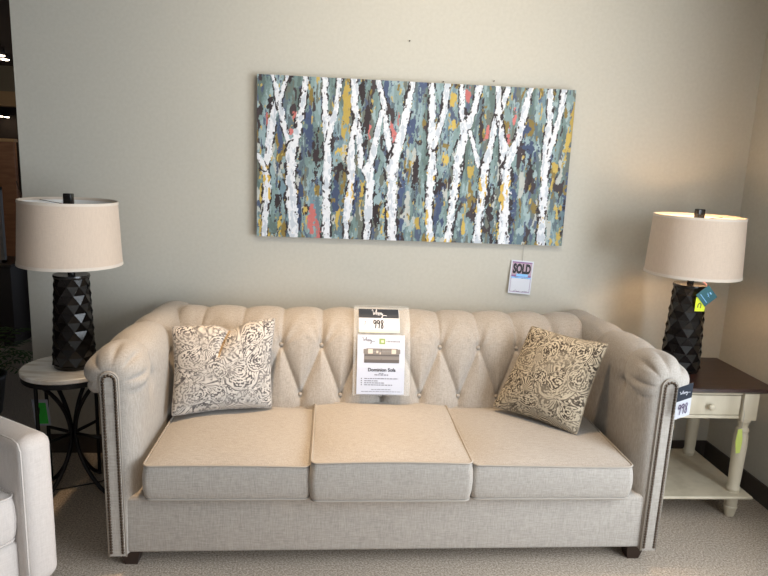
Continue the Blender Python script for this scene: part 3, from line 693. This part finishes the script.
# tag on the right arm
tagr = thing('price_tag', (1.352, -1.03, .67), 'folded navy and white 998 tag hanging on the right arm of the sofa', 'price tag')
def tgf(x, y, off):
    a = math.radians(-7); n_ = Vector((-.35, -.94, 0)).normalized(); ux = Vector((.94, -.35, 0)).normalized()
    p = Vector((1.358, -1.050, .738)) + ux * x * .75 + Vector((0, 0, 1)) * (y + x * .42) + n_ * off
    return tuple(p)
build('card', slab(tgf, -.034, .034, -.066, .066, .0012), M['cardwhite'], tagr, False)
build('band', slab(lambda x, y, o: tgf(x, y, o + .0013), -.034, .034, .006, .066, .0004), M['navy'], tagr, False)
build('logo', mapped(move2d(script_logo(.014, .14), -.003, .036), tgf, .003), M['cardwhite'], tagr, False)
t = hand998(.036, .13); t = ([(x * .68 - .002, y - .030) for x, y in t[0]], t[1])
build('price', mapped(t, tgf, .003), M['purpleink'], tagr, False)

# ================================================================== lamps
def lamp_parts(root, lit):
    x, y, z = root['_b']
    # quilted body: rows of down- and up-pointing triangular facets
    mb = MB(); nc, nr = 9, 10; zb, zt = .018, .425
    def rad(t): return .093 - .020 * t
    lv = []
    def vert(k, j, d):
        t = k / nr; a = 2 * PI * (j + (.5 if k % 2 else 0)) / nc + .25; r = rad(t) + d
        return (x + r * math.cos(a), y + r * math.sin(a), z + zb + (zt - zb) * t)
    dd = .0034
    for k in range(nr):
        for j in range(nc):
            sft = 1 if k % 2 else 0
            A0, A1 = vert(k, j, -dd), vert(k, j + 1, -dd)          # ring k pair, apex above
            top = vert(k + 1, j + sft, +dd)
            mb.add([A0, A1, top], [(0, 1, 2)])
            B0, B1 = vert(k + 1, j - 1 + sft, -dd), vert(k + 1, j + sft, -dd)
            bot = vert(k, j, +dd)
            mb.add([B1, B0, bot], [(0, 1, 2)])
            # close the slits between neighbours
            o_out, b_in = bot, A0; t_out, t_in = top, B1
            m_ = tuple((np.array(b_in) + np.array(t_out)) / 2)
            mb.add([b_in, o_out, m_, t_out, t_in], [(0, 1, 2), (2, 3, 4)])
            t2o, t2i = vert(k + 1, j - 1 + sft, dd), B0
            m2 = tuple((np.array(b_in) + np.array(t2o)) / 2)
            mb.add([b_in, o_out, m2, t2o, t2i], [(1, 0, 2), (3, 2, 4)])
    build('body', mb, M['lampbody'], root, False)
    mb = MB().lathe([(.0, .002), (.085, .002), (.088, .006), (.090, .020), (.0, .022)], (x, y, z), 32)
    build('base', mb, M['lampbody'], root, auto=40)
    mb = MB().lathe([(.0, .418), (.076, .418), (.078, .424), (.076, .432), (.0, .434)], (x, y, z), 32)
    build('collar', mb, M['lampbody'], root, auto=40)
    mb = MB().lathe([(.0, .430), (.016, .430), (.016, .475), (.009, .478), (.009, .56), (.0, .562)], (x, y, z), 16)
    build('neck', mb, M['lampbody'], root, auto=40)
    build('bulb', MB().lathe([(.012, .562), (.016, .58), (.030, .61), (.030, .635), (.018, .66), (.004, .667)], (x, y, z), 20), M['bulb' if lit else 'bulboff'], root)
    hp = MB().tube([(x - .009, y, z + .55), (x - .045, y, z + .60), (x - .045, y, z + .68), (x, y, z + .742)], .002, 6)
    hp.tube([(x + .009, y, z + .55), (x + .045, y, z + .60), (x + .045, y, z + .68), (x, y, z + .742)], .002, 6)
    build('harp', hp, M['nail'], root)
    sb, st, rb, rt = .480, .762, .216, .201
    mb = MB().lathe([(rb, sb), (rt, st)], (x, y, z), 64, False)
    s_ = build('shade', mb, M['shade'], root)
    build('lining', MB().add([(vx, vy, vz) for vx, vy, vz in MB().lathe([(rb - .003, sb + .001), (rt - .003, st - .001)], (x, y, z), 64, False).v], [q[::-1] for q in MB().lathe([(1, 0), (1, 1)], (0, 0, 0), 64, False).f]), M['shadein'], s_)
    for zz2, rr in ((sb, rb), (st, rt)):
        s2 = 1 if zz2 == sb else -1
        dr = (rb - rt) / (st - sb) * .012 * -s2
        build('shade_trim', MB().lathe([(rr - .0035, zz2 - .001), (rr + .0018, zz2 - .001), (rr + dr + .0018, zz2 + s2 * .012), (rr + dr - .0035, zz2 + s2 * .012), (rr - .0035, zz2 - .001)], (x, y, z), 64, False), M['trim'], s_, auto=40)
    sp = MB()
    for k in range(3):
        a = 2 * PI * k / 3 + .5; sp.tube([(x, y, z + .742), (x + (rt - .004) * math.cos(a), y + (rt - .004) * math.sin(a), z + .750)], .0016, 6)
    build('spider', sp, M['nail'], s_)
    build('finial', MB().box(x - .018, x + .018, y - .018, y + .018, z + .742, z + .792, .004), M['lampbody'], root, auto=40)
LTX, LTY, LTZ = -1.198, -.40, .62
lampl = thing('table_lamp', (LTX, LTY, LTZ), 'dark faceted table lamp with beige drum shade on the round stone table', 'lamp', 'faceted table lamps beside the sofa')
lamp_parts(lampl, False); lampl.rotation_euler.y = math.radians(.8)
build('cord', MB().tube([(LTX + .06, LTY + .05, .628), (LTX + .17, LTY + .11, .632), (LTX + .215, LTY + .14, .60), (LTX + .17, LTY + .20, .42), (LTX + .13, LTY + .22, .25), (LTX + .17, LTY + .20, .10), (LTX + .22, LTY + .16, .02), (LTX + .05, LTY + .05, .006), (LTX - .10, LTY - .02, .006), (LTX - .3, LTY + .05, .006)], .003, 6), M['black'], lampl)
RTX, RTY, RTZ = 1.703, -.39, .655
lampr = thing('table_lamp', (RTX, RTY, RTZ), 'dark faceted table lamp with tags, lit, on the walnut topped end table', 'lamp', 'faceted table lamps beside the sofa')
lamp_parts(lampr, True)
# tags on the right lamp
def card_fn(c, ux, uy):
    c, ux, uy = Vector(c), Vector(ux).normalized(), Vector(uy).normalized(); n_ = ux.cross(uy)
    return lambda x, y, off: tuple(c + ux * x + uy * y + n_ * off)
a = math.radians(48)
tl = thing('hang_tag', (RTX + .052, RTY - .10, 1.03), 'teal square hang tag dangling from the right lamp neck', 'tag')
fn = card_fn((RTX + .026, RTY - .106, 1.050), (math.cos(a), 0, -math.sin(a)), (math.sin(a), -.05, math.cos(a)))
build('card', slab(fn, -.037, .037, -.036, .036, .0012), M['teal'], tl, False)
build('lettering', mapped(join2d([move2d(script_logo(.007, .2), 0, .008), rect2d(-.026, .026, -.020, -.0165), rect2d(-.006, .008, .018, .024)]), fn, .002), M['sky'], tl, False)
build('string', MB().tube([(RTX + .014, RTY - .012, 1.115), (RTX + .02, RTY - .06, 1.112), (RTX + .02, RTY - .100, 1.105), (RTX + .024, RTY - .106, 1.088)], .0018, 6), M['pink'], tl)
ty = thing('price_sticker', (RTX + .028, RTY - .10, .985), 'small neon yellow tag tucked behind the teal tag on the lamp', 'tag')
fn = card_fn((RTX + .004, RTY - .100, 1.008), (1, 0, 0), (0, .0, 1))
build('card', slab(fn, -.024, .024, -.034, .034, .0012), M['yellow'], ty, False)
build('writing', mapped(join2d([stroke2d([(-.012, -.016), (-.010, .004), (.004, .004), (.002, -.018)], .0045)]), fn, .002), M['ink'], ty, False)

# ================================================================== round side table
lt = thing('side_table', (-1.222, LTY, 0), 'round black iron side table with pale stone top left of the sofa', 'side table')
TX = -1.222; c = (TX, LTY, 0); R0 = .206
build('top', MB().lathe([(.0, .598), (R0 - .004, .598), (R0, .602), (R0, .616), (R0 - .004, .62), (.0, .62)], c, 64), M['stone'], lt, auto=40)
build('rim', MB().lathe([(.0, .572), (R0 - .010, .572), (R0 - .004, .575), (R0 - .004, .5975), (.0, .598)], c, 64), M['black'], lt, auto=40)
for k, ang in enumerate((72, -18, -124, 152)):
    a = math.radians(ang); ca, sa = math.cos(a), math.sin(a); R1 = .168
    p = lambda r, z: (TX + r * ca, LTY + r * sa, z)
    build('leg', MB().tube([p(R1, .574), p(R1, .3), p(R1, .0)], .0085, 10), M['black'], lt, auto=60)
    arc = [p(R1 - (R1 - .012) * math.sin(PI * t) ** .75, .574 - .566 * t) for t in np.linspace(0, 1, 26)]
    build('bow', MB().tube(arc, .0095, 8), M['black'], lt)
    build('stretcher', MB().tube([p(R1, .285), p(0, .290)], .008, 8), M['black'], lt)
tg = thing('price_tag', (-1.40, -.31, .29), 'white tag with bright green label hanging on the round side table', 'price tag')
fn = card_fn((-1.392, -.335, .362), (1, .05, 0), (-.08, 0, 1))
build('card', slab(fn, -.036, .036, -.066, .066, .0012), M['paper'], tg, False)
build('label', mapped(rect2d(-.022, .026, -.056, .050), fn, .002), M['green'], tg, False)
build('writing', mapped(join2d([stroke2d([(-.008, .045), (-.014, .02), (-.004, .03), (-.010, -.005)], .005)]), fn, .003), M['ink'], tg, False)
build('string', MB().tube([(-1.397, -.335, .428), (-1.388, -.333, .50), (-1.375, -.335, .585)], .0012, 5), M['string'], tg)

# ================================================================== end table
et = thing('end_table', (1.73, -.42, 0), 'cream end table with dark walnut top, drawer and lower shelf right of the sofa', 'end table')
def slabtop(x0, x1, y0, y1, z0, z1):
    mb = MB(); rs = []
    for i, z in ((.022, z0), (.010, z0 + .006), (.004, z0 + .010), (0, z0 + .013), (0, z1 - .004), (.003, z1)):
        rs.append([(x0 + i, y0 + i, z), (x1 - i, y0 + i, z), (x1 - i, y1 - i, z), (x0 + i, y1 - i, z)])
    return mb.rings(rs, True, True)
build('top', slabtop(1.435, 2.028, -.672, -.178, .628, .655), M['walnut'], et, False)
lx0, lx1, ly0, ly1 = 1.538, 1.918, -.62, -.225
apr = MB()
apr.box(lx0, lx1, ly1 - .008, ly1 + .008, .50, .629); apr.box(lx0 - .008, lx0 + .008, ly0, ly1, .50, .629); apr.box(lx1 - .008, lx1 + .008, ly0, ly1, .50, .629)
apr.box(lx0, lx1, ly0 - .018, ly0 + .0, .500, .516, .002); apr.box(lx0, lx1, ly0 - .018, ly0, .615, .629, .002)
build('apron', apr, M['cream'], et, False)
dr = build('drawer', MB().box(lx0 + .040, lx1 - .042, ly0 - .022, ly0 + .01, .519, .613, .003), M['cream'], et, auto=40)
kn = MB(); 
rs = []
for r, d in ((.006, 0), (.007, .008), (.014, .013), (.016, .020), (.013, .027), (.004, .030)):
    rs.append([(1.728 + r * math.cos(q), ly0 - .022 - d, .563 + r * math.sin(q)) for q in np.linspace(0, 2 * PI, 17)[:-1]])
build('knob', kn.rings(rs, True, True), M['cream'], dr)
for lx in (lx0, lx1):
    for ly in (ly0, ly1):
        mb = MB().box(lx - .036, lx + .036, ly - .036, ly + .036, .497, .6285, .003)
        mb.lathe([(.026, .498), (.030, .492), (.030, .484), (.024, .478), (.022, .455), (.028, .447), (.030, .438), (.026, .430), (.031, .41), (.032, .36), (.030, .28), (.028, .20), (.026, .158), (.031, .150), (.032, .142), (.028, .136), (.028, .126)], (lx, ly, 0), 20)
        mb.lathe([(.020, .0), (.022, .004), (.024, .02), (.030, .045), (.031, .05), (.026, .055), (.029, .07), (.029, .106)], (lx, ly, 0), 20)
        build('leg', mb, M['cream'], et, auto=40)
build('shelf', slabtop(lx0 - .062, lx1 + .062, ly0 - .062, ly1 + .062, .104, .128), M['cream'], et, False)
yt = thing('drawer_tag', (1.878, -.66, .33), 'pale lime paper tag hanging by a string from the end table drawer', 'tag')
fn = card_fn((1.876, -.664, .405), (.25, -.9, 0), (-.06, -.02, 1))
fn2 = card_fn((1.872, -.675, .405), (.9, .25, 0), (-.06, -.02, 1))
build('card', slab(lambda x, y, o: fn2(x * (1 - abs(y) * 7), y, o), -.021, .021, -.060, .060, .0012, 2, 9), M['lime'], yt, False)
build('string', MB().tube([(1.877, -.674, .472), (1.884, -.668, .53), (1.880, -.646, .600)], .0011, 5), M['string'], yt)

# ================================================================== armchair in the left foreground
th = math.radians(56.3); CX, CY = -1.556, -1.231
ch = thing('armchair', (CX, CY, 0), 'pale linen armchair cut off by the left edge in front of the side table', 'armchair')
cW, cD = .40, .425
def armbox(x0, x1):
    mb = MB(); mb.box(x0, x1, -cD, cD - .02, .06, .625, .045); return mb
def off(mb): mb.v = [(x + CX, y + CY, z) for x, y, z in mb.v]; return mb
for x0, x1 in ((cW - .125, cW), (-cW, -cW + .125)):
    aa = build('arm', off(armbox(x0, x1)), M['chair'], ch)
    xi = x0 + .004 if x0 > 0 else x1 - .004
    pth = [(xi, -cD + .006, z) for z in np.linspace(.10, .590, 12)] + [(xi, -cD + .012 + .016 * (1 - math.cos(q)), .590 + .028 * math.sin(q)) for q in np.linspace(.3, PI / 2, 5)] + [(xi + (.004 if x0 > 0 else -.004), y, .6215) for y in np.linspace(-cD + .06, cD - .08, 8)]
    build('piping', off(MB().tube(pth, .003, 6)), M['chair'], aa)
build('base', off(MB().box(-cW + .12, cW - .12, -cD + .052, cD - .06, .06, .245, .02)), M['chair'], ch)
bk = MB(); bk.box(-cW + .05, cW - .05, cD - .20, cD, .10, .86, .05)
bk.v = [(x, y + (z - .4) * .12 if z > .4 else y, z) for x, y, z in bk.v]
build('backrest', off(bk), M['chair'], ch)
so = MB(); ol = rrect(CX - cW + .127, CX + cW - .127, CY - cD + .050, CY + cD - .20, .04)
seat_cushion(CX - cW + .128, CX + cW - .128, CY - cD + .048, CY + cD - .19, .247, .420, .025, .003, .4, ch, 'chair')
for sx in (-1, 1):
    for sy in (-1, 1):
        x, y = CX + sx * (cW - .06), CY + sy * (cD - .07)
        build('foot', MB().rings([[(x + a2 * r, y + b2 * r, z) for a2, b2 in ((-1, -1), (1, -1), (1, 1), (-1, 1))] for r, z in ((.018, 0), (.026, .0615))], True, True), M['foot'], ch, False)
ch.rotation_euler.z = th

# ================================================================== dark showroom beyond the wall
hb = thing('headboard', (-3.95, 4.0, 0), 'tall brown wooden headboard in the dark showroom beyond the wall end', 'headboard')
build('panel', MB().box(-4.5, -3.50, 3.97, 4.03, .25, 1.66, .01), M['brownwood'], hb, auto=40)
build('top_rail', MB().box(-4.52, -3.49, 3.96, 4.04, 1.655, 1.69, .008), M['beige'], hb, auto=40)
for x in (-4.46, -3.54): build('leg', MB().box(x - .03, x + .03, 3.97, 4.03, 0, .26), M['darkwood'], hb, False)
cb = thing('cabinet', (-2.95, 2.1, 0), 'low dark cabinet standing in the showroom behind the left lamp', 'cabinet')
build('body', MB().box(-3.5, -2.60, 1.9, 2.3, .06, .66, .006), M['darkwood'], cb, auto=40)
build('top', MB().box(-3.52, -2.585, 1.88, 2.32, .66, .685, .006), M['darkwood'], cb, auto=40)
for x in (-3.44, -2.66): build('foot', MB().box(x - .04, x + .04, 1.92, 2.28, 0, .062), M['darkwood'], cb, False)
fp = thing('framed_panel', (-2.95, 2.0, .685), 'gray panel in a thin silver frame standing on the dark cabinet', 'framed panel')
build('panel', MB().box(-3.33, -2.70, 1.985, 2.0, .70, 1.26), M['graymirror'], fp, False)
fr = MB()
for a0, a1, z0, z1 in ((-3.36, -3.33, .685, 1.29), (-2.70, -2.675, .685, 1.29), (-3.36, -2.675, .685, .705), (-3.36, -2.675, 1.265, 1.29)): fr.box(a0, a1, 1.975, 2.01, z0, z1)
build('frame', fr, M['silver'], fp, False)
vs = thing('floor_vase', (-2.52, 2.3, 0), 'tall black floor vase beside the dark cabinet behind the wall end', 'vase')
build('body', MB().lathe([(.10, 0), (.12, .03), (.135, .25), (.12, .5), (.085, .66), (.075, .72), (.09, .76), (.08, .76), (.065, .72)], (-2.52, 2.3, 0), 28), M['pot'], vs)
tw = MB()
for k in range(9):
    a2 = random.uniform(0, 2 * PI); ln = random.uniform(.35, .6); tw.tube([(-2.52, 2.3, .60), (-2.52 + .05 * math.cos(a2), 2.3 + .05 * math.sin(a2), .85), (-2.52 + .16 * math.cos(a2) * ln * 1.8, 2.3 + .16 * math.sin(a2), .76 + ln)], .005, 5)
build('twigs', tw, M['foot'], vs)
al = thing('accent_lamp', (-3.35, 4.35, 0), 'small amber shaded lamp glowing far back in the dark showroom', 'lamp')
build('pole', MB().lathe([(.12, 0), (.12, .02), (.012, .03), (.012, 1.55)], (-3.35, 4.35, 0), 16), M['darkwood'], al)
build('lamp_shade', MB().lathe([(.13, 1.50), (.10, 1.72)], (-3.35, 4.35, 0), 24, False), M['amber'], al)
for i, (x, y, z, lb) in enumerate(((-3.42, 3.65, 2.50, 'white track spot on the dark ceiling, nearest the wall end, upper left edge'), (-3.715, 4.35, 2.55, 'second white track spot behind the nearest one on the dark ceiling'),
                          (-5.62, 8.0, 2.10, 'small far spot lamp under the beige beam, at the left edge'), (-5.52, 8.0, 2.09, 'small far spot lamp under the beige beam, next to the wall end'))):
    sp = thing('spot_lamp', (x, y, z + .03), lb, 'spot lamp', 'showroom spot lamps')
    build('housing', MB().lathe([(.0, .08), (.035, .08), (.045, .03), (.05, .0)], (x, y, z), 16, True), M['darkwood'], sp)
    build('lens', MB().lathe([(.0, -.004), (.044, -.004), (.03, -.012), (.0, -.014)], (x, y, z), 16), M['spot'], sp)
    if z > 2.3: build('stem', MB().tube([(x, y, z + .07), (x, y, CH)], .012, 6), M['darkwood'], sp)
    else: build('stem', MB().tube([(x, y, z + .04), (x, 8.2, z + .04)], .012, 6), M['darkwood'], sp)
# fern
fx, fy = -2.12, .50
pf = thing('potted_fern', (fx, fy, 0), 'green fern in a dark pot at the end of the wall,', 'plant')
build('pot', MB().lathe([(.09, 0), (.10, .01), (.13, .22), (.14, .25), (.125, .25), (.12, .22), (0, .21)], (fx, fy, 0), 24), M['pot'], pf)
fe = MB()
for k in range(26):
    a2 = 2 * PI * k / 26 + random.uniform(-.1, .1); ln = random.uniform(.28, .46); ht = random.uniform(.10, .26)
    pts = [Vector((fx + math.cos(a2) * ln * t, fy + math.sin(a2) * ln * t, .22 + ht * math.sin(PI * t * .72) * 1.1)) for t in np.linspace(.03, 1, 14)]
    fe.tube([tuple(p) for p in pts], .002, 4)
    sdv = Vector((-math.sin(a2), math.cos(a2), 0))
    for i in range(1, 14):
        w = .055 * math.sin(PI * (i + 1) / 15.5) + .006; d = (pts[i] - pts[i - 1]).normalized()
        for s_ in (-1, 1):
            p = pts[i]; q = p + sdv * s_ * w + d * w * .35 - Vector((0, 0, w * .25))
            fe.add([tuple(p - d * .006), tuple(p + (q - p) * .5 + d * .009), tuple(q), tuple(p + (q - p) * .5 - d * .007)], [(0, 1, 2, 3)])
build('fronds', fe, M['leaf'], pf, False)
# nails left in the wall above the painting
for x, z, lb in ((.325, 2.195, 'small nail left in the wall high above the painting'), (.503, 2.010, 'small nail in the wall just above the painting, left one of two'), (.760, 2.026, 'small nail in the wall just above the painting, right one of two')):
    nl = build('wall_nail', MB().tube([(x, .0, z), (x, -.012, z)], .003, 8), M['nail'], None, org=(x, 0, z)); tag(nl, lb, 'nail', 'nails in the wall above the painting')

# ================================================================== lights
def area(name, loc, rot, sx, sy, power, colr, spread=180):
    l = bpy.data.lights.new(name, 'AREA'); l.shape = 'RECTANGLE'; l.size = sx; l.size_y = sy; l.energy = power; l.color = colr; l.spread = math.radians(spread)
    o = bpy.data.objects.new(name, l); o.location = loc; o.rotation_euler = rot; col.objects.link(o); return o
def spot(name, loc, target, power, colr, ang, blend=.6, rad=.05):
    l = bpy.data.lights.new(name, 'SPOT'); l.energy = power; l.color = colr; l.spot_size = math.radians(ang); l.spot_blend = blend; l.shadow_soft_size = rad
    o = bpy.data.objects.new(name, l); o.location = loc; o.rotation_euler = (Vector(target) - Vector(loc)).to_track_quat('-Z', 'Y').to_euler(); col.objects.link(o); return o
area('daylight_right_window', (RX + .16, (WY0 + WY1) / 2, (WZ0 + WZ1) / 2), (0, math.radians(90), 0), WZ1 - WZ0, WY1 - WY0, 190, (.85, .925, 1))
area('daylight_front_window', ((FX0 + FX1) / 2, -5.72, 1.35), (math.radians(90), 0, 0), FX1 - FX0, 2.0, 5, (.90, .95, 1))
spot('ceiling_spot_painting', (.45, -1.7, 2.55), (.45, 0, 2.05), 62, (1, .88, .72), 100, 1.0)
spot('ceiling_spot_sofa_left', (-.3, -.95, 2.55), (-.25, -.75, .4), 150, (1, .69, .40), 60, .9)
spot('ceiling_spot_sofa_right', (.65, -.95, 2.55), (.55, -.75, .4), 105, (1, .70, .42), 60, .9)
spot('showroom_spot', (-3.1, 1.0, 2.5), (-3.5, 3.6, 1.2), 40, (1, .75, .5), 100, .8)
for o in list(sc.objects):
    if '_b' in o: del o['_b']

w = bpy.data.worlds.new('world'); sc.world = w; w.use_nodes = True
w.node_tree.nodes['Background'].inputs['Color'].default_value = (.75, .85, 1, 1); w.node_tree.nodes['Background'].inputs['Strength'].default_value = .6

# ================================================================== camera
cam = bpy.data.cameras.new('camera'); co = bpy.data.objects.new('camera', cam); col.objects.link(co)
cam.sensor_fit = 'HORIZONTAL'; cam.sensor_width = 36; cam.lens = 36 * 640 / 768; cam.clip_start = .05
yaw, pit, rol = .0749, .193, .0417
fwd = Vector((math.sin(yaw) * math.cos(pit), math.cos(yaw) * math.cos(pit), -math.sin(pit))); rt = Vector((math.cos(yaw), -math.sin(yaw), 0)); up = rt.cross(fwd)
r2 = rt * math.cos(rol) + up * math.sin(rol); u2 = -rt * math.sin(rol) + up * math.cos(rol)
mw = Matrix((( r2.x, u2.x, -fwd.x, 0), (r2.y, u2.y, -fwd.y, -3.3239), (r2.z, u2.z, -fwd.z, 1.6), (0, 0, 0, 1)))
co.matrix_world = mw
sc.camera = co
sc.view_settings.view_transform = 'Standard'; sc.view_settings.look = 'None'; sc.view_settings.exposure = 0.15; sc.view_settings.gamma = 1.0
sc.view_settings.use_curve_mapping = False
